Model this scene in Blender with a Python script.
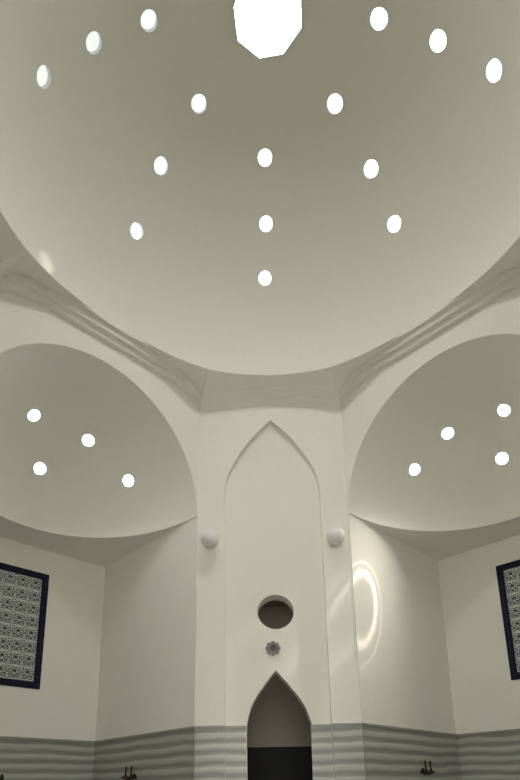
import bpy, bmesh, math, random
from math import sin, cos, pi, sqrt, radians, atan2
from mathutils import Vector, Matrix
from mathutils.geometry import tessellate_polygon

for o in list(bpy.data.objects):
    bpy.data.objects.remove(o, do_unlink=True)
SC = bpy.context.scene
COL = SC.collection
R2 = sqrt(0.5)

# ------------------------------------------------------------------ camera
CAM = Vector((-0.2162, -4.2542, 0.85))
yaw, pitch, roll, fpx = -0.0017, 0.2630, 0.0189, 560.87
right0 = Vector((cos(yaw), -sin(yaw), 0))
flat = Vector((sin(yaw), cos(yaw), 0))
fwd = flat * cos(pitch) + Vector((0, 0, 1)) * sin(pitch)
up0 = -flat * sin(pitch) + Vector((0, 0, 1)) * cos(pitch)
rgt = right0 * cos(roll) - up0 * sin(roll)
upv = right0 * sin(roll) + up0 * cos(roll)
cd = bpy.data.cameras.new('camera')
cam = bpy.data.objects.new('camera', cd)
COL.objects.link(cam)
cd.sensor_fit = 'HORIZONTAL'
cd.sensor_width = 36.0
cd.lens = fpx / 520 * 36
cd.shift_y = 251.63 / 520
cd.clip_start = 0.02
cam.matrix_world = Matrix(((rgt.x, upv.x, -fwd.x, CAM.x), (rgt.y, upv.y, -fwd.y, CAM.y),
                           (rgt.z, upv.z, -fwd.z, CAM.z), (0, 0, 0, 1)))
SC.camera = cam

# ------------------------------------------------------------------ world, exposure, big lights
w = bpy.data.worlds.new('sky')
SC.world = w
w.use_nodes = True
w.node_tree.nodes['Background'].inputs[0].default_value = (0.75, 0.85, 1.0, 1)
w.node_tree.nodes['Background'].inputs[1].default_value = 1.0
vs = SC.view_settings
vs.view_transform = 'Standard'
vs.look = 'None'
vs.exposure = 0.0
vs.gamma = 1.0
vs.use_curve_mapping = False
SC.cycles.max_bounces = 14
SC.cycles.diffuse_bounces = 10
SC.cycles.sample_clamp_indirect = 6.0
SC.cycles.use_denoising = True

OCULUS_GLOW = 70.0
DOME_GLOW = 10.0
NICHE_GLOW = 95.0
ENTRANCE_FILL_GLOW = 7.0        # unseen window added behind the camera as front fill light

# sun spot thrown by the lens of a niche skylight: rings on the pier
SUN_POS = Vector((3.36, 2.80, 6.12))
SUN_AIM = Vector((1.30, 3.53, 3.52))
SUN_W = 1350.0

# ------------------------------------------------------------------ dimensions
D, W = 3.377, 1.125             # front face distance, half width
FL = 3.340                      # length of a wide face
DSX = W + FL * R2               # side chamfer distance
WS = D - FL * R2                # side chamfer half width
DW = (W + D) * R2               # wide face distance
RB, ZB, HD = 3.0, 7.038, 2.330  # dome radius, spring height, rise
ND = 2.710                      # niche depth
HW, DD, AH, ZS = 1.655, 2.049, 1.754, 4.881   # niche half width, half dome depth, rise, spring
U0 = FL / 2
ZDADO = 1.737


# ------------------------------------------------------------------ helpers
def nt(name):
    m = bpy.data.materials.new(name)
    m.use_nodes = True
    return m, m.node_tree.nodes, m.node_tree.links, m.node_tree.nodes['Principled BSDF']


def simple(name, col, rough=0.5, metal=0.0, bump=0.0, scale=20.0, vary=0.0):
    m, n, l, b = nt(name)
    b.inputs['Roughness'].default_value = rough
    b.inputs['Metallic'].default_value = metal
    b.inputs['Base Color'].default_value = (*col, 1)
    tc = n.new('ShaderNodeTexCoord')
    nz = n.new('ShaderNodeTexNoise')
    nz.inputs['Scale'].default_value = scale
    nz.inputs['Detail'].default_value = 5
    l.new(tc.outputs['Object'], nz.inputs['Vector'])
    if vary:
        r = n.new('ShaderNodeValToRGB')
        r.color_ramp.elements[0].position = 0.3
        r.color_ramp.elements[1].position = 0.7
        r.color_ramp.elements[0].color = (*[c * (1 - vary) for c in col], 1)
        r.color_ramp.elements[1].color = (*[min(1, c * (1 + vary)) for c in col], 1)
        l.new(nz.outputs['Fac'], r.inputs['Fac'])
        l.new(r.outputs['Color'], b.inputs['Base Color'])
    if bump:
        bp = n.new('ShaderNodeBump')
        bp.inputs['Strength'].default_value = bump
        bp.inputs['Distance'].default_value = 0.01
        l.new(nz.outputs['Fac'], bp.inputs['Height'])
        l.new(bp.outputs['Normal'], b.inputs['Normal'])
    return m


def glow(name, col, strength):
    m, n, l, b = nt(name)
    b.inputs['Base Color'].default_value = (0.8, 0.85, 0.85, 1)
    b.inputs['Roughness'].default_value = 0.3
    b.inputs['Emission Color'].default_value = (*col, 1)
    b.inputs['Emission Strength'].default_value = strength
    return m


def math_node(n, l, op, a, b=None):
    x = n.new('ShaderNodeMath')
    x.operation = op
    for i, v in enumerate((a, b)):
        if v is None:
            continue
        if isinstance(v, (int, float)):
            x.inputs[i].default_value = v
        else:
            l.new(v, x.inputs[i])
    return x.outputs[0]


def marble(name, dark=1.0):
    """grey marble with level veins running in bands"""
    m, n, l, b = nt(name)
    tc = n.new('ShaderNodeTexCoord')
    sp = n.new('ShaderNodeSeparateXYZ')
    l.new(tc.outputs['Object'], sp.inputs[0])
    nz = n.new('ShaderNodeTexNoise')
    nz.inputs['Scale'].default_value = 1.3
    nz.inputs['Detail'].default_value = 3
    l.new(tc.outputs['Object'], nz.inputs['Vector'])
    wob = math_node(n, l, 'MULTIPLY', nz.outputs['Fac'], 0.10)
    z = math_node(n, l, 'ADD', sp.outputs['Z'], wob)
    zz = math_node(n, l, 'MULTIPLY', z, 1 / 0.15)
    fr = math_node(n, l, 'FRACT', zz)
    r = n.new('ShaderNodeValToRGB')
    e = r.color_ramp.elements
    e[0].position, e[0].color = 0.0, (0.52, 0.53, 0.49, 1)
    e[1].position, e[1].color = 1.0, (0.50, 0.51, 0.47, 1)
    for p, c in ((0.18, 0.56), (0.32, 0.34), (0.55, 0.27), (0.72, 0.33), (0.86, 0.47)):
        x = e.new(p)
        x.color = (c, c * 1.01, c * 0.94, 1)
    l.new(fr, r.inputs['Fac'])
    # every course its own tone, plus fine level streaks
    fl = math_node(n, l, 'FLOOR', zz)
    wn = n.new('ShaderNodeTexWhiteNoise')
    wn.noise_dimensions = '1D'
    l.new(fl, wn.inputs['W'])
    mp = n.new('ShaderNodeMapping')
    mp.inputs['Scale'].default_value = (1.0, 1.0, 26.0)
    l.new(tc.outputs['Object'], mp.inputs[0])
    n2 = n.new('ShaderNodeTexNoise')
    n2.inputs['Scale'].default_value = 1.5
    n2.inputs['Detail'].default_value = 4
    l.new(mp.outputs[0], n2.inputs['Vector'])
    t = math_node(n, l, 'MULTIPLY', wn.outputs['Value'], 0.22)
    t2 = math_node(n, l, 'MULTIPLY', n2.outputs['Fac'], 0.5)
    g = math_node(n, l, 'ADD', math_node(n, l, 'ADD', t, t2), 0.58)
    g = math_node(n, l, 'MULTIPLY', g, dark)
    vm = n.new('ShaderNodeVectorMath')
    vm.operation = 'SCALE'
    l.new(r.outputs['Color'], vm.inputs[0])
    l.new(g, vm.inputs['Scale'])
    l.new(vm.outputs[0], b.inputs['Base Color'])
    b.inputs['Roughness'].default_value = 0.35
    return m


def tile_field(name, tw, th):
    """white tiles with one mirrored dark leaf scroll repeated on every tile (object x, z in metres)"""
    m, n, l, b = nt(name)
    tc = n.new('ShaderNodeTexCoord')
    sp = n.new('ShaderNodeSeparateXYZ')
    l.new(tc.outputs['Object'], sp.inputs[0])
    fx = math_node(n, l, 'SUBTRACT', math_node(n, l, 'FRACT', math_node(n, l, 'ADD', math_node(n, l, 'MULTIPLY', sp.outputs['X'], 1 / tw), 100.5)), 0.5)
    fz = math_node(n, l, 'SUBTRACT', math_node(n, l, 'FRACT', math_node(n, l, 'MULTIPLY', sp.outputs['Z'], 1 / th)), 0.5)
    ax = math_node(n, l, 'ABSOLUTE', fx)

    def mn(op, a, b=None):
        return math_node(n, l, op, a, b)

    def ring(cx, cz, rad, wd):
        d = mn('SQRT', mn('ADD', mn('POWER', mn('ABSOLUTE', mn('SUBTRACT', ax, cx)), 2.0),
                          mn('POWER', mn('ABSOLUTE', mn('SUBTRACT', fz, cz)), 2.0)))
        return mn('LESS_THAN', mn('ABSOLUTE', mn('SUBTRACT', d, rad)), wd)

    def disc(cx, cz, rx, rz):
        d = mn('ADD', mn('POWER', mn('ABSOLUTE', mn('MULTIPLY', mn('SUBTRACT', ax, cx), 1 / rx)), 2.0),
               mn('POWER', mn('ABSOLUTE', mn('MULTIPLY', mn('SUBTRACT', fz, cz), 1 / rz)), 2.0))
        return mn('LESS_THAN', d, 1.0)

    shapes = [ring(0.27, 0.06, 0.17, 0.030), ring(0.20, -0.26, 0.13, 0.028), ring(0.44, -0.30, 0.10, 0.025),
              ring(0.42, 0.36, 0.10, 0.025), disc(0.0, 0.16, 0.10, 0.14), disc(0.27, 0.06, 0.07, 0.06),
              disc(0.13, 0.36, 0.10, 0.05), disc(0.0, -0.24, 0.04, 0.16), disc(0.20, -0.26, 0.05, 0.05),
              disc(0.5, 0.04, 0.05, 0.09), disc(0.34, -0.14, 0.07, 0.03)]
    s = shapes[0]
    for q in shapes[1:]:
        s = mn('MAXIMUM', s, q)
    joint = mn('MAXIMUM', mn('GREATER_THAN', ax, 0.488), mn('GREATER_THAN', mn('ABSOLUTE', fz), 0.488))
    m1 = n.new('ShaderNodeMix')
    m1.data_type = 'RGBA'
    l.new(s, m1.inputs[0])
    m1.inputs[6].default_value = (0.48, 0.51, 0.49, 1)
    m1.inputs[7].default_value = (0.045, 0.055, 0.055, 1)
    m2 = n.new('ShaderNodeMix')
    m2.data_type = 'RGBA'
    l.new(joint, m2.inputs[0])
    l.new(m1.outputs[2], m2.inputs[6])
    m2.inputs[7].default_value = (0.50, 0.52, 0.50, 1)
    l.new(m2.outputs[2], b.inputs['Base Color'])
    b.inputs['Roughness'].default_value = 0.25
    return m


def border_tiles(name, th):
    m, n, l, b = nt(name)
    tc = n.new('ShaderNodeTexCoord')
    sp = n.new('ShaderNodeSeparateXYZ')
    l.new(tc.outputs['Object'], sp.inputs[0])
    jx = math_node(n, l, 'LESS_THAN', math_node(n, l, 'FRACT', math_node(n, l, 'ADD', math_node(n, l, 'MULTIPLY', sp.outputs['X'], 1 / th), 100.0)), 0.035)
    jz = math_node(n, l, 'LESS_THAN', math_node(n, l, 'FRACT', math_node(n, l, 'MULTIPLY', sp.outputs['Z'], 1 / th)), 0.035)
    j = math_node(n, l, 'MAXIMUM', jx, jz)
    m1 = n.new('ShaderNodeMix')
    m1.data_type = 'RGBA'
    l.new(j, m1.inputs[0])
    m1.inputs[6].default_value = (0.006, 0.005, 0.022, 1)
    m1.inputs[7].default_value = (0.03, 0.03, 0.06, 1)
    l.new(m1.outputs[2], b.inputs['Base Color'])
    b.inputs['Roughness'].default_value = 0.5
    b.inputs['Specular IOR Level'].default_value = 0.2
    return m


M = {}
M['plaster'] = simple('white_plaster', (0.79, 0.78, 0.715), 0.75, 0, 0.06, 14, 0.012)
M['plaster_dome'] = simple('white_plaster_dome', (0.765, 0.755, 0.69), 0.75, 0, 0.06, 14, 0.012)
M['marble'] = marble('striped_marble', 0.88)
M['cap'] = simple('grey_marble_cap', (0.30, 0.30, 0.27), 0.4, 0, 0, 6, 0.10)
M['floor'] = simple('floor_marble', (0.25, 0.245, 0.235), 0.4, 0, 0, 3, 0.12)
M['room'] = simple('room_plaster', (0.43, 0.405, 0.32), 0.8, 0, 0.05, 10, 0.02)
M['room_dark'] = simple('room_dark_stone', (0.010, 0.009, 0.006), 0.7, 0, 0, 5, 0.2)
M['bronze'] = simple('dark_bronze', (0.035, 0.026, 0.018), 0.45, 0.8, 0, 30, 0.2)
M['rosette'] = simple('grey_metal', (0.20, 0.195, 0.175), 0.5, 0.3, 0, 40, 0.15)
M['vent_dark'] = simple('vent_hollow', (0.09, 0.09, 0.08), 0.7)
M['globe'] = simple('white_globe_glass', (0.76, 0.76, 0.73), 0.3)
M['lamp_base'] = simple('white_lamp_base', (0.70, 0.69, 0.65), 0.5)
M['sleeve'] = simple('skylight_sleeve', (0.72, 0.71, 0.72), 0.5)
M['oculus'] = glow('oculus_daylight_glass', (1.0, 0.985, 0.96), OCULUS_GLOW)
M['field'] = tile_field('scroll_tiles', 1.036 / 5, 1.72 / 8)
M['border'] = border_tiles('navy_tiles', 0.195)
GL = {}


def hole_glass(k):
    k = round(k, 2)
    if k not in GL:
        GL[k] = glow('daylight_glass', (1.0, 1.0, 0.985) if k > 1.1 else (0.95, 1.0, 0.95), k)
    return GL[k]


def link(name, bm, mat, parent=None, smooth=None, matrix=None):
    me = bpy.data.meshes.new(name)
    bmesh.ops.recalc_face_normals(bm, faces=bm.faces[:])
    bm.to_mesh(me)
    bm.free()
    me.materials.append(mat)
    if smooth is not None:
        for p in me.polygons:
            p.use_smooth = True
        if smooth < 179:
            me.set_sharp_from_angle(angle=radians(smooth))
    o = bpy.data.objects.new(name, me)
    COL.objects.link(o)
    if parent is not None:
        o.parent = parent
    if matrix is not None:
        o.matrix_world = matrix
    return o


def struct(o):
    o['kind'] = 'structure'
    return o


def tag(o, label, cat, group=None):
    o['label'] = label
    o['category'] = cat
    if group:
        o['group'] = group
    return o


def thing(name, label, cat, matrix, group=None):
    o = bpy.data.objects.new(name, None)
    o.empty_display_size = 0.1
    COL.objects.link(o)
    o.matrix_world = matrix
    return tag(o, label, cat, group)


def frame(origin, ux, uy):
    """matrix whose x, y axes are ux, uy, z their cross product"""
    ux, uy = Vector(ux).normalized(), Vector(uy).normalized()
    uz = ux.cross(uy)
    o = Vector(origin)
    return Matrix(((ux.x, uy.x, uz.x, o.x), (ux.y, uy.y, uz.y, o.y), (ux.z, uy.z, uz.z, o.z), (0, 0, 0, 1)))


def plate(bm, outer, holes, F, thick):
    """flat polygon with holes in the xy of F, solid from 0 to -thick along F's z"""
    loops = [[Vector((x, y, 0)) for x, y in lp] for lp in [outer] + holes]
    tris = tessellate_polygon(loops)
    flatv = [v for lp in loops for v in lp]
    a = [bm.verts.new(F @ v) for v in flatv]
    b = [bm.verts.new(F @ (v + Vector((0, 0, -thick)))) for v in flatv]
    for t in tris:
        try:
            bm.faces.new([a[i] for i in t])
            bm.faces.new([b[i] for i in reversed(t)])
        except ValueError:
            pass
    k = 0
    for lp in loops:
        n = len(lp)
        for i in range(n):
            i0, i1 = k + i, k + (i + 1) % n
            bm.faces.new((a[i0], a[i1], b[i1], b[i0]))
        k += n


def box(bm, F, x0, x1, y0, y1, z0, z1, bevel=0):
    r = bmesh.ops.create_cube(bm, size=1.0, matrix=F @ Matrix.Translation(((x0 + x1) / 2, (y0 + y1) / 2, (z0 + z1) / 2)) @ Matrix.Diagonal((x1 - x0, y1 - y0, z1 - z0, 1)))
    if bevel:
        es = list({e for v in r['verts'] for e in v.link_edges})
        bmesh.ops.bevel(bm, geom=es, offset=bevel, segments=2, affect='EDGES', profile=0.5)


def lathe(bm, F, prof, seg=32, cap=True):
    """prof: (r, z) list turned about F's z"""
    rings = []
    for r, z in prof:
        if r < 1e-5:
            rings.append([bm.verts.new(F @ Vector((0, 0, z)))])
        else:
            rings.append([bm.verts.new(F @ Vector((r * cos(2 * pi * i / seg), r * sin(2 * pi * i / seg), z))) for i in range(seg)])
    for a, b in zip(rings[:-1], rings[1:]):
        for i in range(seg):
            j = (i + 1) % seg
            if len(a) == 1 and len(b) == 1:
                continue
            if len(a) == 1:
                bm.faces.new((a[0], b[i], b[j]))
            elif len(b) == 1:
                bm.faces.new((a[i], a[j], b[0]))
            else:
                bm.faces.new((a[i], a[j], b[j], b[i]))
    if cap:
        for rr in (rings[0], rings[-1]):
            if len(rr) > 1:
                bm.faces.new(rr)


def tube(bm, pts, rad, seg=10):
    pts = [Vector(p) for p in pts]
    rad = rad if isinstance(rad, (list, tuple)) else [rad] * len(pts)
    rings = []
    for i, p in enumerate(pts):
        t = (pts[min(i + 1, len(pts) - 1)] - pts[max(i - 1, 0)]).normalized()
        a = t.orthogonal().normalized() if i == 0 else (prev - t * prev.dot(t)).normalized()
        prev = a
        b = t.cross(a)
        rings.append([bm.verts.new(p + (a * cos(2 * pi * k / seg) + b * sin(2 * pi * k / seg)) * rad[i]) for k in range(seg)])
    for a, b in zip(rings[:-1], rings[1:]):
        for k in range(seg):
            bm.faces.new((a[k], a[(k + 1) % seg], b[(k + 1) % seg], b[k]))
    bm.faces.new(rings[0])
    bm.faces.new(rings[-1])


def boolean_cut(o, cut_bm):
    me = bpy.data.meshes.new('cut')
    bmesh.ops.recalc_face_normals(cut_bm, faces=cut_bm.faces[:])
    cut_bm.to_mesh(me)
    cut_bm.free()
    c = bpy.data.objects.new('cut', me)
    COL.objects.link(c)
    md = o.modifiers.new('b', 'BOOLEAN')
    md.object = c
    md.operation = 'DIFFERENCE'
    md.solver = 'EXACT'
    dg = bpy.context.evaluated_depsgraph_get()
    new = bpy.data.meshes.new_from_object(o.evaluated_get(dg))
    o.modifiers.remove(md)
    old = o.data
    o.data = new
    bpy.data.meshes.remove(old)
    bpy.data.objects.remove(c, do_unlink=True)
    bpy.data.meshes.remove(me)
    for p in o.data.polygons:
        p.use_smooth = True
    o.data.set_sharp_from_angle(angle=radians(28))


I4 = Matrix.Identity(4)

# ------------------------------------------------------------------ floor
bm = bmesh.new()
box(bm, I4, -6.2, 6.2, -8.0, 7.0, -0.15, 0.0)
struct(link('floor', bm, M['floor']))


# ------------------------------------------------------------------ front wall with blind arch, door and round window
def mirror_arch(pts, zbot):
    """pts: (x, z) from the apex down the right side"""
    r = [(x, z) for x, z in pts]
    lft = [(-x, z) for x, z in reversed(pts[1:])]
    return [(-pts[-1][0], zbot)] + lft + r + [(pts[-1][0], zbot)]


def densify(pts, n=5):
    out = []
    P = [pts[0]] + pts + [pts[-1]]
    for i in range(1, len(P) - 2):
        p0, p1, p2, p3 = P[i - 1], P[i], P[i + 1], P[i + 2]
        for k in range(n):
            t = k / n
            out.append(tuple(0.5 * (2 * b + (c - a) * t + (2 * a - 5 * b + 4 * c - d) * t * t + (3 * b - a - 3 * c + d) * t ** 3)
                             for a, b, c, d in zip(p0, p1, p2, p3)))
    out.append(pts[-1])
    return out


FR = frame((0, D, 0), (1, 0, 0), (0, 0, 1))          # z axis = -y, out of the wall
REC = 0.09
blind = mirror_arch(densify([(0, 6.515), (0.18, 6.34), (0.35, 6.142), (0.56, 5.815), (0.655, 5.61), (0.70, 5.44), (0.722, 5.20), (0.722, 4.9)]), 0)
ZTOP = 7.25
door = mirror_arch(densify([(0, 2.505), (0.115, 2.365), (0.205, 2.245), (0.285, 2.135), (0.345, 2.03), (0.39, 1.925), (0.425, 1.80), (0.442, 1.68), (0.442, 1.3)]), 0)
def door_shift(x, z):
    k = (2.5 - z) / 0.8
    return (x * 1.02 - 0.015 + 0.03 * min(1.0, k), z)


door = [door_shift(x, z) for x, z in door]
rnd = [(0.005 + 0.262 * cos(2 * pi * i / 64), 3.372 + 0.262 * sin(2 * pi * i / 64)) for i in range(64)]
bm = bmesh.new()
outer = [(-W, 0)] + blind + [(W, 0), (W, ZTOP), (-W, ZTOP)]
plate(bm, outer, [], FR, REC + 0.02)
WF = frame((0, D + REC, 0), (1, 0, 0), (0, 0, 1))
outer = [(-W, 0)] + door + [(W, 0), (W, ZTOP), (-W, ZTOP)]
plate(bm, outer, [rnd], WF, 0.25)
struct(link('wall_front', bm, M['plaster'], smooth=25))

# small dark room behind the pointed doorway
bm = bmesh.new()
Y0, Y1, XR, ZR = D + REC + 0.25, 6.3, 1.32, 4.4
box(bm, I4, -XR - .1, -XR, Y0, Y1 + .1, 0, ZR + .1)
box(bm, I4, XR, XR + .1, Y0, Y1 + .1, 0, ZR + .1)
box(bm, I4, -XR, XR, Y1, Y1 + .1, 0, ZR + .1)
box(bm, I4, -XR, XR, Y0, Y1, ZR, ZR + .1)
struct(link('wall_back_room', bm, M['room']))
bm = bmesh.new()
lathe(bm, Matrix.Translation((0, 5.0, ZR - 0.03)), [(0, 0), (0.13, 0), (0.15, 0.03), (0, 0.03)], 32, cap=False)
struct(link('added_room_fill_light', bm, glow('back_room_fill_glow', (1, 0.98, 0.95), 14.0), smooth=30))  # unseen glowing disc added in the ceiling to brighten the back room
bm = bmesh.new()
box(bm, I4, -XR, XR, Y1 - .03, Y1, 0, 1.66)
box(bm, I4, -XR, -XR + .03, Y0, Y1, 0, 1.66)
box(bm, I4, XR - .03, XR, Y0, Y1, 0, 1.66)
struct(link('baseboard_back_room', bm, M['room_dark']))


# ------------------------------------------------------------------ niches
def niche_frame(sx, sy, u=0.0, n=0.0, z=0.0):
    """origin on the wide face at distance u from its vertex by the x=0 pier, x = along the face, y = into the niche"""
    e = Vector((sx, -sy, 0)) * R2
    d = Vector((sx, sy, 0)) * R2
    o = Vector((sx * W, sy * D, 0)) + e * u + d * n + Vector((0, 0, z))
    return o, e, d


def niche_matrix(sx, sy):
    o, e, d = niche_frame(sx, sy, U0)
    return Matrix(((e.x, d.x, 0, o.x), (e.y, d.y, 0, o.y), (0, 0, 1, 0), (0, 0, 0, 1)))   # may be left-handed: used for coordinates only


NICHE_HOLES = {'left': [(0.413, 1.221, 1.340), (-0.446, 1.220, 1.329), (0.039, 1.771, 0.880), (-1.127, 1.125, 0.864)],
               'right': [(0.323, 1.264, 1.338), (-0.515, 1.168, 1.335), (0.027, 1.761, 0.896), (-1.094, 1.098, 0.935)]}


def ell_normal(p):
    return Vector((p[0] / HW ** 2, p[1] / DD ** 2, p[2] / AH ** 2)).normalized()


def quarter_shell(bm, F, z0, t=0.16, na=72, ne=40):
    F = F @ Matrix.Translation((0, 0.009, 0))
    ins, outs = [], []
    for j in range(ne + 1):
        e = pi / 2 * j / ne
        ri, ro = [], []
        for i in range(na + 1):
            a = pi * i / na
            ri.append(bm.verts.new(F @ Vector((-HW * cos(a) * cos(e), DD * sin(a) * cos(e), z0 + AH * sin(e)))))
            ro.append(bm.verts.new(F @ Vector((-(HW + t) * cos(a) * cos(e), (DD + t) * sin(a) * cos(e), z0 + 0.03 + (AH + t) * sin(e)))))
        ins.append(ri)
        outs.append(ro)
    for j in range(ne):
        for i in range(na):
            bm.faces.new((ins[j][i], ins[j][i + 1], ins[j + 1][i + 1], ins[j + 1][i]))
            bm.faces.new((outs[j][i], outs[j + 1][i], outs[j + 1][i + 1], outs[j][i + 1]))
    for i in range(na):
        bm.faces.new((ins[0][i], outs[0][i], outs[0][i + 1], ins[0][i + 1]))
    for j in range(ne):
        bm.faces.new((ins[j][0], ins[j + 1][0], outs[j + 1][0], outs[j][0]))
        bm.faces.new((ins[j][na], outs[j][na], outs[j + 1][na], ins[j + 1][na]))
    bmesh.ops.remove_doubles(bm, verts=bm.verts[:], dist=1e-4)


def build_niche(name, sx, sy, holes):
    F = niche_matrix(sx, sy)
    # face with the arched opening (x = along, y = up)
    o, e, d = niche_frame(sx, sy, U0)
    FF = Matrix(((e.x, 0, -d.x, o.x), (e.y, 0, -d.y, o.y), (0, 1, 0, 0), (0, 0, 0, 1)))
    arch = [(-HW, 0)] + [(-HW * cos(pi * i / 96), ZS + AH * sin(pi * i / 96)) for i in range(97)] + [(HW, 0)]
    bm = bmesh.new()
    plate(bm, [(-FL / 2, 0)] + arch + [(FL / 2, 0), (FL / 2, ZTOP), (-FL / 2, ZTOP)], [], FF, 0.01)
    struct(link('wall_' + name, bm, M['plaster']))
    # jambs and back wall
    for x0, x1, y0, y1 in ((-FL / 2 - .1, -FL / 2, 0.012, ND + .1), (FL / 2, FL / 2 + .1, 0.012, ND + .1), (-FL / 2, FL / 2, ND, ND + .1)):
        bm = bmesh.new()
        box(bm, F, x0, x1, y0, y1, 0, ZS + .1)
        struct(link('wall_%s_niche' % name, bm, M['plaster']))
    # soffit round the half dome, and the half dome
    bm = bmesh.new()
    FS = F @ Matrix.Translation((0, 0, ZS))
    out = [(-FL / 2, 0)] + [(-HW * cos(pi * i / 72), DD * sin(pi * i / 72)) for i in range(73)] + [(FL / 2, 0), (FL / 2, ND), (-FL / 2, ND)]
    plate(bm, out, [], FS, -0.06)
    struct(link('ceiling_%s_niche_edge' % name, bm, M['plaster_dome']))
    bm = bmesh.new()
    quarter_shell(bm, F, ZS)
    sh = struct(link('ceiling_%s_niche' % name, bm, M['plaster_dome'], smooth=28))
    if holes:
        cb = bmesh.new()
        for p in holes:
            nrm = ell_normal(p)
            P = Vector(p) + Vector((0, 0, ZS))
            q = nrm.to_track_quat('Z', 'Y').to_matrix().to_4x4()
            lathe(cb, F @ Matrix.Translation(P) @ q, [(0.1, -0.15), (0.1, 0.4)], 32)
        boolean_cut(sh, cb)
    # marble dado
    for nm, args in (('back', (-FL / 2, FL / 2, ND - 0.02, ND)), ('jamb', (-FL / 2, -FL / 2 + 0.02, 0.0, ND)), ('jamb', (FL / 2 - 0.02, FL / 2, 0.0, ND))):
        bm = bmesh.new()
        box(bm, F, *args, 0, ZDADO - 0.035)
        struct(link('baseboard_%s' % name, bm, M['marble']))
        a = list(args)
        if nm == 'back':
            a[2] -= 0.012
        elif a[0] < 0:
            a[1] += 0.012
        else:
            a[0] -= 0.012
        bm = bmesh.new()
        box(bm, F, *a, ZDADO - 0.035, ZDADO, 0.006)
        struct(link('trim_%s' % name, bm, M['cap']))
    return F


NF = {}
NF['left'] = build_niche('left', -1, 1, NICHE_HOLES['left'])
NF['right'] = build_niche('right', 1, 1, NICHE_HOLES['right'])
NF['rear_left'] = build_niche('rear_left', -1, -1, [])
NF['rear_right'] = build_niche('rear_right', 1, -1, [])

# side chamfer walls, back portal and entrance hall
bm = bmesh.new()
for s in (-1, 1):
    box(bm, I4, *((s * DSX, s * (DSX + .25)) if s > 0 else (-DSX - .25, -DSX)), -WS, WS, 0, ZTOP)
struct(link('wall_side', bm, M['plaster']))
bm = bmesh.new()
BW = frame((0, -D, 0), (1, 0, 0), (0, 0, 1))
plate(bm, [(-W, 4.3), (W, 4.3), (W, ZTOP), (-W, ZTOP)], [], BW, 0.2)
EX, EY = 2.4, -6.4
box(bm, I4, -EX - .1, -EX, EY, -D - .2, 0, 4.4)
box(bm, I4, EX, EX + .1, EY, -D - .2, 0, 4.4)
box(bm, I4, -EX, -W, -D - .25, -D - .2, 0, 4.4)
box(bm, I4, W, EX, -D - .25, -D - .2, 0, 4.4)
box(bm, I4, -EX, EX, EY, -D, 4.3, 4.4)
struct(link('wall_entrance', bm, M['plaster']))
WX, WZ0, WZ1 = 1.9, 0.5, 3.9
BE = frame((0, EY, 0), (1, 0, 0), (0, 0, 1))
bm = bmesh.new()
plate(bm, [(-EX, 0), (EX, 0), (EX, 4.4), (-EX, 4.4)], [[(-WX, WZ0), (WX, WZ0), (WX, WZ1), (-WX, WZ1)]], BE, -0.15)
struct(link('wall_rear', bm, M['plaster']))
fill_win = bpy.data.objects.new('added_fill_window', None)  # added window, out of view, its pane glows to light the hall frontally
COL.objects.link(fill_win)
fill_win.location = (0, EY - .08, 0)
struct(fill_win)
bm = bmesh.new()
for x in (-WX + .03, -WX / 3, WX / 3, WX - .03):
    box(bm, I4, x - .03, x + .03, -.03, .05, WZ0, WZ1)
for z in (WZ0 + .03, 2.4, WZ1 - .03):
    box(bm, I4, -WX, WX, -.03, .05, z - .03, z + .03)
link('fill_window_frame', bm, M['lamp_base'], fill_win)
bm = bmesh.new()
box(bm, I4, -WX + .01, WX - .01, -.012, 0, WZ0 + .01, WZ1 - .01)
link('fill_window_pane', bm, glow('fill_window_glow', (1.0, 0.98, 0.95), ENTRANCE_FILL_GLOW), fill_win)

# dado on the front pier: side strips proud, recess set back
for x0, x1, y, nm in ((-W, -0.722, D, 'pier'), (0.722, W, D, 'pier'), (-0.722, -0.442, D + REC, 'recess'), (0.442, 0.722, D + REC, 'recess')):
    bm = bmesh.new()
    box(bm, I4, x0, x1, y - 0.02, y, 0, ZDADO - 0.03)
    struct(link('baseboard_front', bm, M['marble']))
    bm = bmesh.new()
    box(bm, I4, x0, x1, y - 0.03, y, ZDADO - 0.03, ZDADO, 0.006)
    struct(link('trim_front', bm, M['cap']))

# ------------------------------------------------------------------ cornice: stepped polygon turning into the dome ring
FACES = []
for i, (dist, ang) in enumerate(((D, 0), (DW, 45), (DSX, 90), (DW, 135), (D, 180), (DW, 225), (DSX, 270), (DW, 315))):
    FACES.append((dist, radians(ang)))


def oct_r(phi):
    best, ib, ub = 1e9, 0, 0
    for i, (d, a) in enumerate(FACES):
        c = cos(phi - a)
        if c > 0.05 and d / c < best:
            best, ib, ub = d / c, i, d * math.tan(phi - a)
    return best, ib, ub


def interp(pts, x):
    if x <= pts[0][0]:
        return pts[0][1]
    for (a, za), (b, zb) in zip(pts[:-1], pts[1:]):
        if x <= b:
            return za + (zb - za) * (x - a) / (b - a)
    return pts[-1][1]


WIDE_TOP = [(0.0, 6.948), (0.8, 6.945), (1.05, 6.93), (1.25, 6.89), (1.42, 6.835), (1.55, 6.765), (1.68, 6.672)]
RIM = [(0.0, 7.13), (0.43, 7.13), (0.73, 7.115), (1.10, 7.08), (1.68, 7.04)]
ZRIM = 7.14
NARROW_TOP = [(0.0, 6.787), (0.63, 6.735), (1.13, 6.672)]

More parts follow.
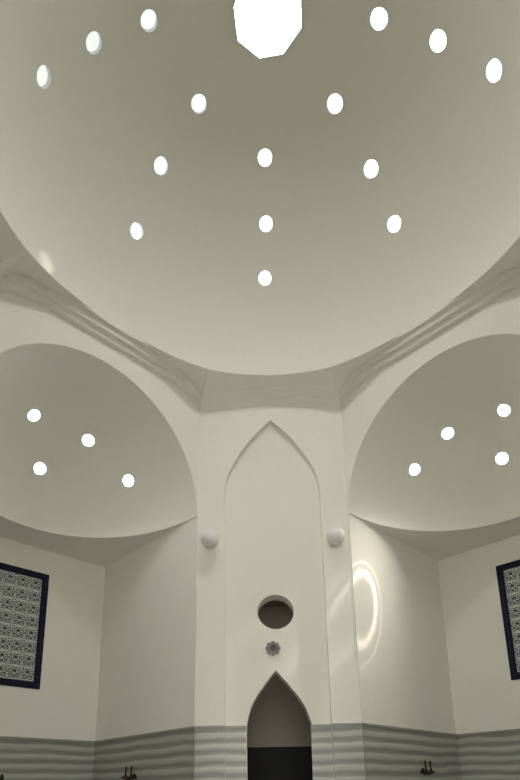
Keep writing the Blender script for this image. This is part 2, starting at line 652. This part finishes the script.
bm = bmesh.new()
NPHI = 1440
cols = []
for k in range(NPHI):
    phi = 2 * pi * k / NPHI
    r0, fi, u = oct_r(phi)
    wide = fi % 2 == 1
    z0 = interp(WIDE_TOP if wide else NARROW_TOP, abs(u))
    amp = max(0.0, min(1.0, (1.68 - abs(u)) / 0.45)) if wide else 0.25 * max(0, min(1, (1.1 - abs(u)) / 0.3))
    dirn = Vector((sin(phi), cos(phi), 0))

    zr = interp(RIM, abs(u)) if wide else ZB
    prof = [(r0 + 0.12, ZTOP + .1), (r0 + 0.12, z0), (r0, z0)]
    sc = r0 / FACES[fi][0]
    lev = (7.025, 7.106, zr) if wide else [z0 + (zr - z0) * q for q in (0.33, 0.66, 1.0)]
    zp = z0
    for off, lv in zip((0.066, 0.132, 0.208), lev):
        r = max(RB, r0 - off * sc)
        t = (r0 - r) / (r0 - RB)
        zs = z0 + (zr - z0) * t                      # smooth soffit towards the corners
        prof.append((r, zs + (zp - zs) * amp))
        prof.append((r, zs + (lv - zs) * amp))
        zp = lv
    prof.append((RB, zr))
    prof.append((RB * sqrt(1 - ((ZRIM - ZB) / HD) ** 2), ZRIM + 0.0005))
    prof.append((RB + 0.05, ZTOP + .1))
    cols.append([bm.verts.new(dirn * r + Vector((0, 0, z))) for r, z in prof])
for k in range(NPHI):
    a, b = cols[k], cols[(k + 1) % NPHI]
    for j in range(len(a)):
        bm.faces.new((a[j], b[j], b[(j + 1) % len(a)], a[(j + 1) % len(a)]))
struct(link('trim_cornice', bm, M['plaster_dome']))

# ------------------------------------------------------------------ dome
DT = 0.20
bm = bmesh.new()
prof = []
NE = 80
E0 = math.asin((ZRIM - ZB) / HD)
for i in range(NE + 1):
    e = E0 + (pi / 2 - E0) * i / NE
    prof.append((RB * cos(e), ZB + HD * sin(e)))
prof[-1] = (0, ZB + HD)
for i in range(NE, -1, -1):
    e = E0 + (pi / 2 - E0) * i / NE
    prof.append(((RB + DT) * cos(e) if i < NE else 0, ZB + (HD + DT) * sin(e)))
lathe(bm, I4, prof + [prof[0]], 192, cap=False)
bmesh.ops.remove_doubles(bm, verts=bm.verts[:], dist=1e-5)
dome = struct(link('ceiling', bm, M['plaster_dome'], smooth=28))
OCT = [(0.397, 0.146), (0.188, 0.388), (-0.102, 0.421), (-0.361, 0.252), (-0.393, -0.049), (-0.215, -0.365), (0.075, -0.43), (0.36, -0.235)]
DOME_HOLES = {
    (1, 0): (-0.049, 2.487, 8.341), (2, 0): (-0.026, 1.999, 8.776), (3, 0): (-0.035, 1.357, 9.116),
    (1, -1): (-1.810, 1.713, 8.336), (2, -1): (-1.412, 1.248, 8.851), (3, -1): (-0.861, 0.772, 9.188),
    (1, 1): (1.730, 1.729, 8.387), (2, 1): (1.370, 1.328, 8.836), (3, 1): (0.845, 0.800, 9.186),
    (1, -2): (-2.449, 0.011, 8.384), (2, -2): (-1.921, -0.029, 8.828), (3, -2): (-1.323, -0.048, 9.129),
    (1, 2): (2.442, 0.045, 8.392), (2, 2): (1.875, 0.031, 8.857), (3, 2): (1.236, -0.008, 9.162)}
cb = bmesh.new()


def dome_matrix(p):
    nrm = Vector((p[0] / RB ** 2, p[1] / RB ** 2, (p[2] - ZB) / HD ** 2)).normalized()
    return Matrix.Translation(p) @ nrm.to_track_quat('Z', 'Y').to_matrix().to_4x4()


for p in DOME_HOLES.values():
    lathe(cb, dome_matrix(p), [(0.108, -0.12), (0.108, 0.5)], 32)
a = [cb.verts.new((x, y, 9.0)) for x, y in OCT]
b = [cb.verts.new((x, y, 10.0)) for x, y in OCT]
cb.faces.new(a)
cb.faces.new(b)
for i in range(8):
    cb.faces.new((a[i], a[(i + 1) % 8], b[(i + 1) % 8], b[i]))
boolean_cut(dome, cb)


# ------------------------------------------------------------------ skylights
def skylight(mx, rad, label, group, strength, depth=0.06):
    t = thing('round_skylight', label, 'skylight', mx, group)
    bm = bmesh.new()
    lathe(bm, I4, [(rad - 0.012, -0.003), (rad - 0.001, -0.003), (rad - 0.001, depth + 0.06), (rad - 0.012, depth + 0.06), (rad - 0.012, -0.003)], 32, cap=False)
    bmesh.ops.remove_doubles(bm, verts=bm.verts[:], dist=1e-5)
    s = link('sleeve', bm, M['sleeve'], t, smooth=30)
    bm = bmesh.new()
    rr = rad - 0.013
    lathe(bm, I4, [(0, depth - 0.03), (rr * .35, depth - 0.026), (rr * .7, depth - 0.014), (rr, depth), (rr, depth + 0.02), (0, depth + 0.02)], 32, cap=False)
    g = link('glass', bm, hole_glass(strength), t, smooth=40)
    return t


COLN = {0: 'middle column above the front pier', -1: 'left diagonal column', 1: 'right diagonal column',
        -2: 'far left column', 2: 'far right column'}
ROWN = {1: 'lowest', 2: 'middle', 3: 'highest'}
for (r, c), p in DOME_HOLES.items():
    st = {-2: 0.066, -1: 0.10, 0: 0.25, 1: 0.6, 2: 0.8}[c] * DOME_GLOW
    if (r, c) == (3, -2):
        st *= 1.2
    lab = ('round dome skylight, %s of three in the %s' % (ROWN[r], COLN[c]))
    skylight(dome_matrix(p), 0.108, lab, 'round skylights in the dome', st)

NLAB = ['upper skylight nearest the middle of the %s niche half dome', 'upper skylight nearer the pier in the %s niche half dome',
        'lower skylight at the deepest middle of the %s niche half dome', 'lower skylight nearest the pier in the %s niche half dome']
for side in ('left', 'right'):
    for i, p in enumerate(NICHE_HOLES[side]):
        F = NF[side]
        P = F @ (Vector(p) + Vector((0, 0, ZS)))
        nrm = (F.to_3x3() @ ell_normal(p)).normalized()
        mx = Matrix.Translation(P) @ nrm.to_track_quat('Z', 'Y').to_matrix().to_4x4()
        st = NICHE_GLOW * (1.0 if side == 'left' else (1.2, 0.9, 1.2, 0.5)[i])
        skylight(mx, 0.10, 'round glass ' + NLAB[i] % side, 'round skylights in the %s niche' % side, st, 0.07)

t = thing('octagonal_oculus', 'large bright octagonal skylight at the crown of the white dome', 'skylight', Matrix.Translation((0, 0, 9.34)))
bm = bmesh.new()
lo = [bm.verts.new((x * .998, y * .998, -0.01)) for x, y in OCT]
li = [bm.verts.new((x * .965, y * .965, -0.01)) for x, y in OCT]
ho = [bm.verts.new((x * .998, y * .998, 0.30)) for x, y in OCT]
hi = [bm.verts.new((x * .965, y * .965, 0.30)) for x, y in OCT]
for i in range(8):
    j = (i + 1) % 8
    for A, B in ((lo, li), (li, hi), (hi, ho), (ho, lo)):
        bm.faces.new((A[i], A[j], B[j], B[i]))
link('curb', bm, M['sleeve'], t)
bm = bmesh.new()
plate(bm, [(x * .964, y * .964) for x, y in OCT], [], Matrix.Translation((0, 0, 0.16)), 0.02)
link('glass', bm, M['oculus'], t)
for cx, cy in ((-0.11, 0.06), (0.174, 0.045)):
    bm = bmesh.new()
    box(bm, Matrix.Translation((cx, cy, 0)), -0.014, 0.014, -0.014, 0.014, 0.075, 0.142, 0.004)
    link('glazing_clip', bm, M['sleeve'], t)

# ------------------------------------------------------------------ globe lamps on the pier
for gx, gz, lab in ((-0.93, 4.43, 'white globe wall lamp on the pier, left of the tall blind arch'),
                    (0.90, 4.42, 'white globe wall lamp on the pier, right of the tall blind arch')):
    F = frame((gx, D, gz), (1, 0, 0), (0, 0, 1))      # z out of the wall
    t = thing('globe_lamp', lab, 'wall lamp', F, 'globe wall lamps')
    bm = bmesh.new()
    lathe(bm, I4, [(0, 0), (0.085, 0), (0.085, 0.012), (0.065, 0.028), (0.04, 0.034), (0.04, 0.06), (0, 0.06)], 32, cap=False)
    link('wall_plate', bm, M['lamp_base'], t, smooth=40)
    bm = bmesh.new()
    bmesh.ops.create_uvsphere(bm, u_segments=40, v_segments=24, radius=0.135, matrix=Matrix.Translation((0, 0, 0.165)))
    link('globe', bm, M['globe'], t, smooth=180)

# ------------------------------------------------------------------ rosette vent over the door
F = frame((-0.046, D + REC, 2.822), (1, 0, 0), (0, 0, 1))
t = thing('rosette_vent', 'small grey eight-lobed rosette on the wall between round window and pointed doorway', 'rosette', F)
bm = bmesh.new()
N = 96
outer, inner = [], []
for i in range(N):
    a = 2 * pi * i / N
    r = 0.085 + 0.022 * abs(cos(4 * a)) ** 0.7
    outer.append((r * cos(a), r * sin(a)))
    inner.append((0.045 * cos(a), 0.045 * sin(a)))
plate(bm, outer, [inner], Matrix.Translation((0, 0, 0.03)), 0.03)
link('rim', bm, M['rosette'], t, smooth=30)
for i in range(8):
    a = 2 * pi * i / 8
    bm = bmesh.new()
    lathe(bm, Matrix.Translation((0.078 * cos(a), 0.078 * sin(a), 0.03)), [(0.017, 0), (0.015, 0.008), (0.008, 0.014), (0, 0.016)], 12, cap=False)
    link('stud', bm, M['rosette'], t, smooth=60)
bm = bmesh.new()
lathe(bm, I4, [(0, 0.004), (0.046, 0.004), (0.046, 0.012), (0.03, 0.016), (0, 0.018)], 32, cap=False)
link('hollow', bm, M['vent_dark'], t, smooth=40)

# ------------------------------------------------------------------ tile panels
PU, PZ0, PZ1, PH, PB = -0.012, 2.503, 4.455, 0.632, 0.115
for side, sx in (('left', -1), ('right', 1)):
    o, e, d = niche_frame(sx, 1, U0 + PU, ND - 0.002)
    # x to the viewer's right, y up, z out of the wall
    xr = e if sx > 0 else -e
    xr = xr if xr.cross(Vector((0, 0, 1))).dot(-d) > 0 else -xr
    Fp = Matrix(((xr.x, d.x, 0, o.x), (xr.y, d.y, 0, o.y), (0, 0, 1, PZ0), (0, 0, 0, 1)))
    lab = 'blue bordered patterned tile panel on the back wall of the %s niche' % side
    t = thing('tile_panel', lab, 'tile panel', Fp, 'tile panels in the niches')
    hh = PZ1 - PZ0
    bm = bmesh.new()
    plate(bm, [(-PH, 0), (PH, 0), (PH, hh), (-PH, hh)], [[(-PH + PB, PB), (PH - PB, PB), (PH - PB, hh - PB), (-PH + PB, hh - PB)]],
          Matrix(((1, 0, 0, 0), (0, 0, -1, -0.012), (0, 1, 0, 0), (0, 0, 0, 1))), 0.012)
    bo = link('border', bm, M['border'], t)
    bm = bmesh.new()
    box(bm, I4, -PH + PB, PH - PB, -0.008, 0, 0, hh - 2 * PB)
    fo = link('tile_field', bm, M['field'], t)
    fo.location = (0, 0, PB)


# ------------------------------------------------------------------ wall taps above the basins
def make_tap(mx, label, flip):
    """x along the wall, y out of it, z up"""
    t = thing('wall_tap', label, 'tap', mx, 'dark metal taps on the marble dado')
    s = -1 if flip else 1
    bm = bmesh.new()
    tube(bm, [(-0.17, 0.05, 0.004), (-0.09, 0.055, -0.008), (-0.02, 0.06, -0.022), (0.03, 0.06, -0.018), (0.10, 0.055, -0.004), (0.17, 0.05, -0.004)],
         [0.018, 0.02, 0.027, 0.025, 0.021, 0.012])
    link('body', bm, M['bronze'], t, smooth=50)
    for x in (-0.075, 0.075):
        bm = bmesh.new()
        lathe(bm, Matrix.Translation((x, 0.055, -0.015)) @ Matrix.Rotation(-0.10 * s, 4, 'Y'),
              [(0, 0), (0.024, 0.005), (0.02, 0.03), (0.013, 0.05), (0.011, 0.13), (0.016, 0.14), (0.017, 0.16), (0.008, 0.172), (0, 0.174)], 16, cap=False)
        link('handle', bm, M['bronze'], t, smooth=50)
    bm = bmesh.new()
    X = -0.165 * s
    tube(bm, [(X, 0.045, 0.045), (X, 0.055, 0.015), (X, 0.075, -0.02), (X, 0.085, -0.06)], [0.016, 0.026, 0.022, 0.014])
    link('spout', bm, M['bronze'], t, smooth=50)
    for x in (-0.12, 0.12):
        bm = bmesh.new()
        lathe(bm, Matrix.Translation((x, 0, 0)) @ Matrix.Rotation(-pi / 2, 4, 'X'), [(0.03, 0), (0.03, 0.008), (0.014, 0.014), (0.014, 0.05), (0, 0.05)], 20, cap=False)
        link('flange', bm, M['bronze'], t, smooth=40)
    return t


def tap_matrix(pos, xr, out):
    return Matrix(((xr.x, out.x, 0, pos.x), (xr.y, out.y, 0, pos.y), (0, 0, 1, pos.z), (0, 0, 0, 1)))


for side, sx in (('left', -1), ('right', 1)):
    o, e, d = niche_frame(sx, 1, 0.02, 1.52 if sx < 0 else 1.55, 1.11)
    out = e.copy()
    xr = out.cross(Vector((0, 0, 1)))
    xr = -xr if xr.cross(Vector((0, 0, 1))).dot(out) > 0 else xr
    xr = Vector((abs(xr.x), xr.y * (1 if xr.x > 0 else -1), 0))
    make_tap(tap_matrix(o, xr, out), 'dark metal wall tap on the %s niche side wall next to the pier' % side, sx < 0)
o, e, d = niche_frame(-1, 1, 1.665, ND - 0.02, 1.13)
out = -d
xr = -e
make_tap(tap_matrix(o, xr, out), 'dark metal wall tap cut by the left photo edge, below the left tile panel', True)

# ------------------------------------------------------------------ sun beam through a niche skylight lens
sd = bpy.data.lights.new('sunlit_lens', 'SPOT')
sd.energy = SUN_W
sd.color = (1.0, 0.93, 0.80)
sd.spot_size = radians(56)
sd.spot_blend = 0.9
sd.shadow_soft_size = 0.02
so = bpy.data.objects.new('sunlit_lens', sd)
COL.objects.link(so)
so.location = SUN_POS
so.rotation_euler = (SUN_AIM - SUN_POS).to_track_quat('-Z', 'Y').to_euler()
sd.use_nodes = True
n, l = sd.node_tree.nodes, sd.node_tree.links
em = n['Emission']
tc = n.new('ShaderNodeTexCoord')
sp = n.new('ShaderNodeSeparateXYZ')
l.new(tc.outputs['Normal'], sp.inputs[0])
gx = math_node(n, l, 'DIVIDE', sp.outputs['X'], sp.outputs['Z'])
gy = math_node(n, l, 'DIVIDE', sp.outputs['Y'], sp.outputs['Z'])
rr = math_node(n, l, 'SQRT', math_node(n, l, 'ADD', math_node(n, l, 'MULTIPLY', gx, gx), math_node(n, l, 'MULTIPLY', gy, gy)))
rp = n.new('ShaderNodeValToRGB')
e = rp.color_ramp.elements
e[0].position, e[0].color = 0.0, (0.17, 0.17, 0.17, 1)
e[1].position, e[1].color = 1.0, (0.02, 0.02, 0.02, 1)
for p, c in ((0.14, 0.20), (0.172, 0.36), (0.190, 0.72), (0.206, 0.66), (0.232, 0.24), (0.268, 0.21), (0.285, 0.42), (0.302, 0.20), (0.42, 0.15), (0.70, 0.08), (0.95, 0.03)):
    x = e.new(p)
    x.color = (c, c, c, 1)
# the lens is not perfect: ragged ring
nz = n.new('ShaderNodeTexNoise')
nz.inputs['Scale'].default_value = 26.0
nz.inputs['Detail'].default_value = 3
cx = n.new('ShaderNodeCombineXYZ')
l.new(gx, cx.inputs[0])
l.new(gy, cx.inputs[1])
l.new(cx.outputs[0], nz.inputs['Vector'])
wob = math_node(n, l, 'MULTIPLY', math_node(n, l, 'SUBTRACT', nz.outputs['Fac'], 0.5), 0.018)
l.new(math_node(n, l, 'MULTIPLY', math_node(n, l, 'ADD', rr, wob), 2.0), rp.inputs['Fac'])
l.new(rp.outputs['Color'], em.inputs['Color'])

# small sun glint at the foot of the dome, thrown by a skylight lens opposite
sd = bpy.data.lights.new('sunlit_lens_glint', 'SPOT')
sd.energy = 420.0
sd.color = (1.0, 0.95, 0.82)
sd.spot_size = radians(3.4)
sd.spot_blend = 1.0
sd.shadow_soft_size = 0.01
so = bpy.data.objects.new('sunlit_lens_glint', sd)
COL.objects.link(so)
so.location = (1.86, 0.03, 8.82)
so.rotation_euler = (Vector((-2.76, 1.169, 7.17)) - so.location).to_track_quat('-Z', 'Y').to_euler()
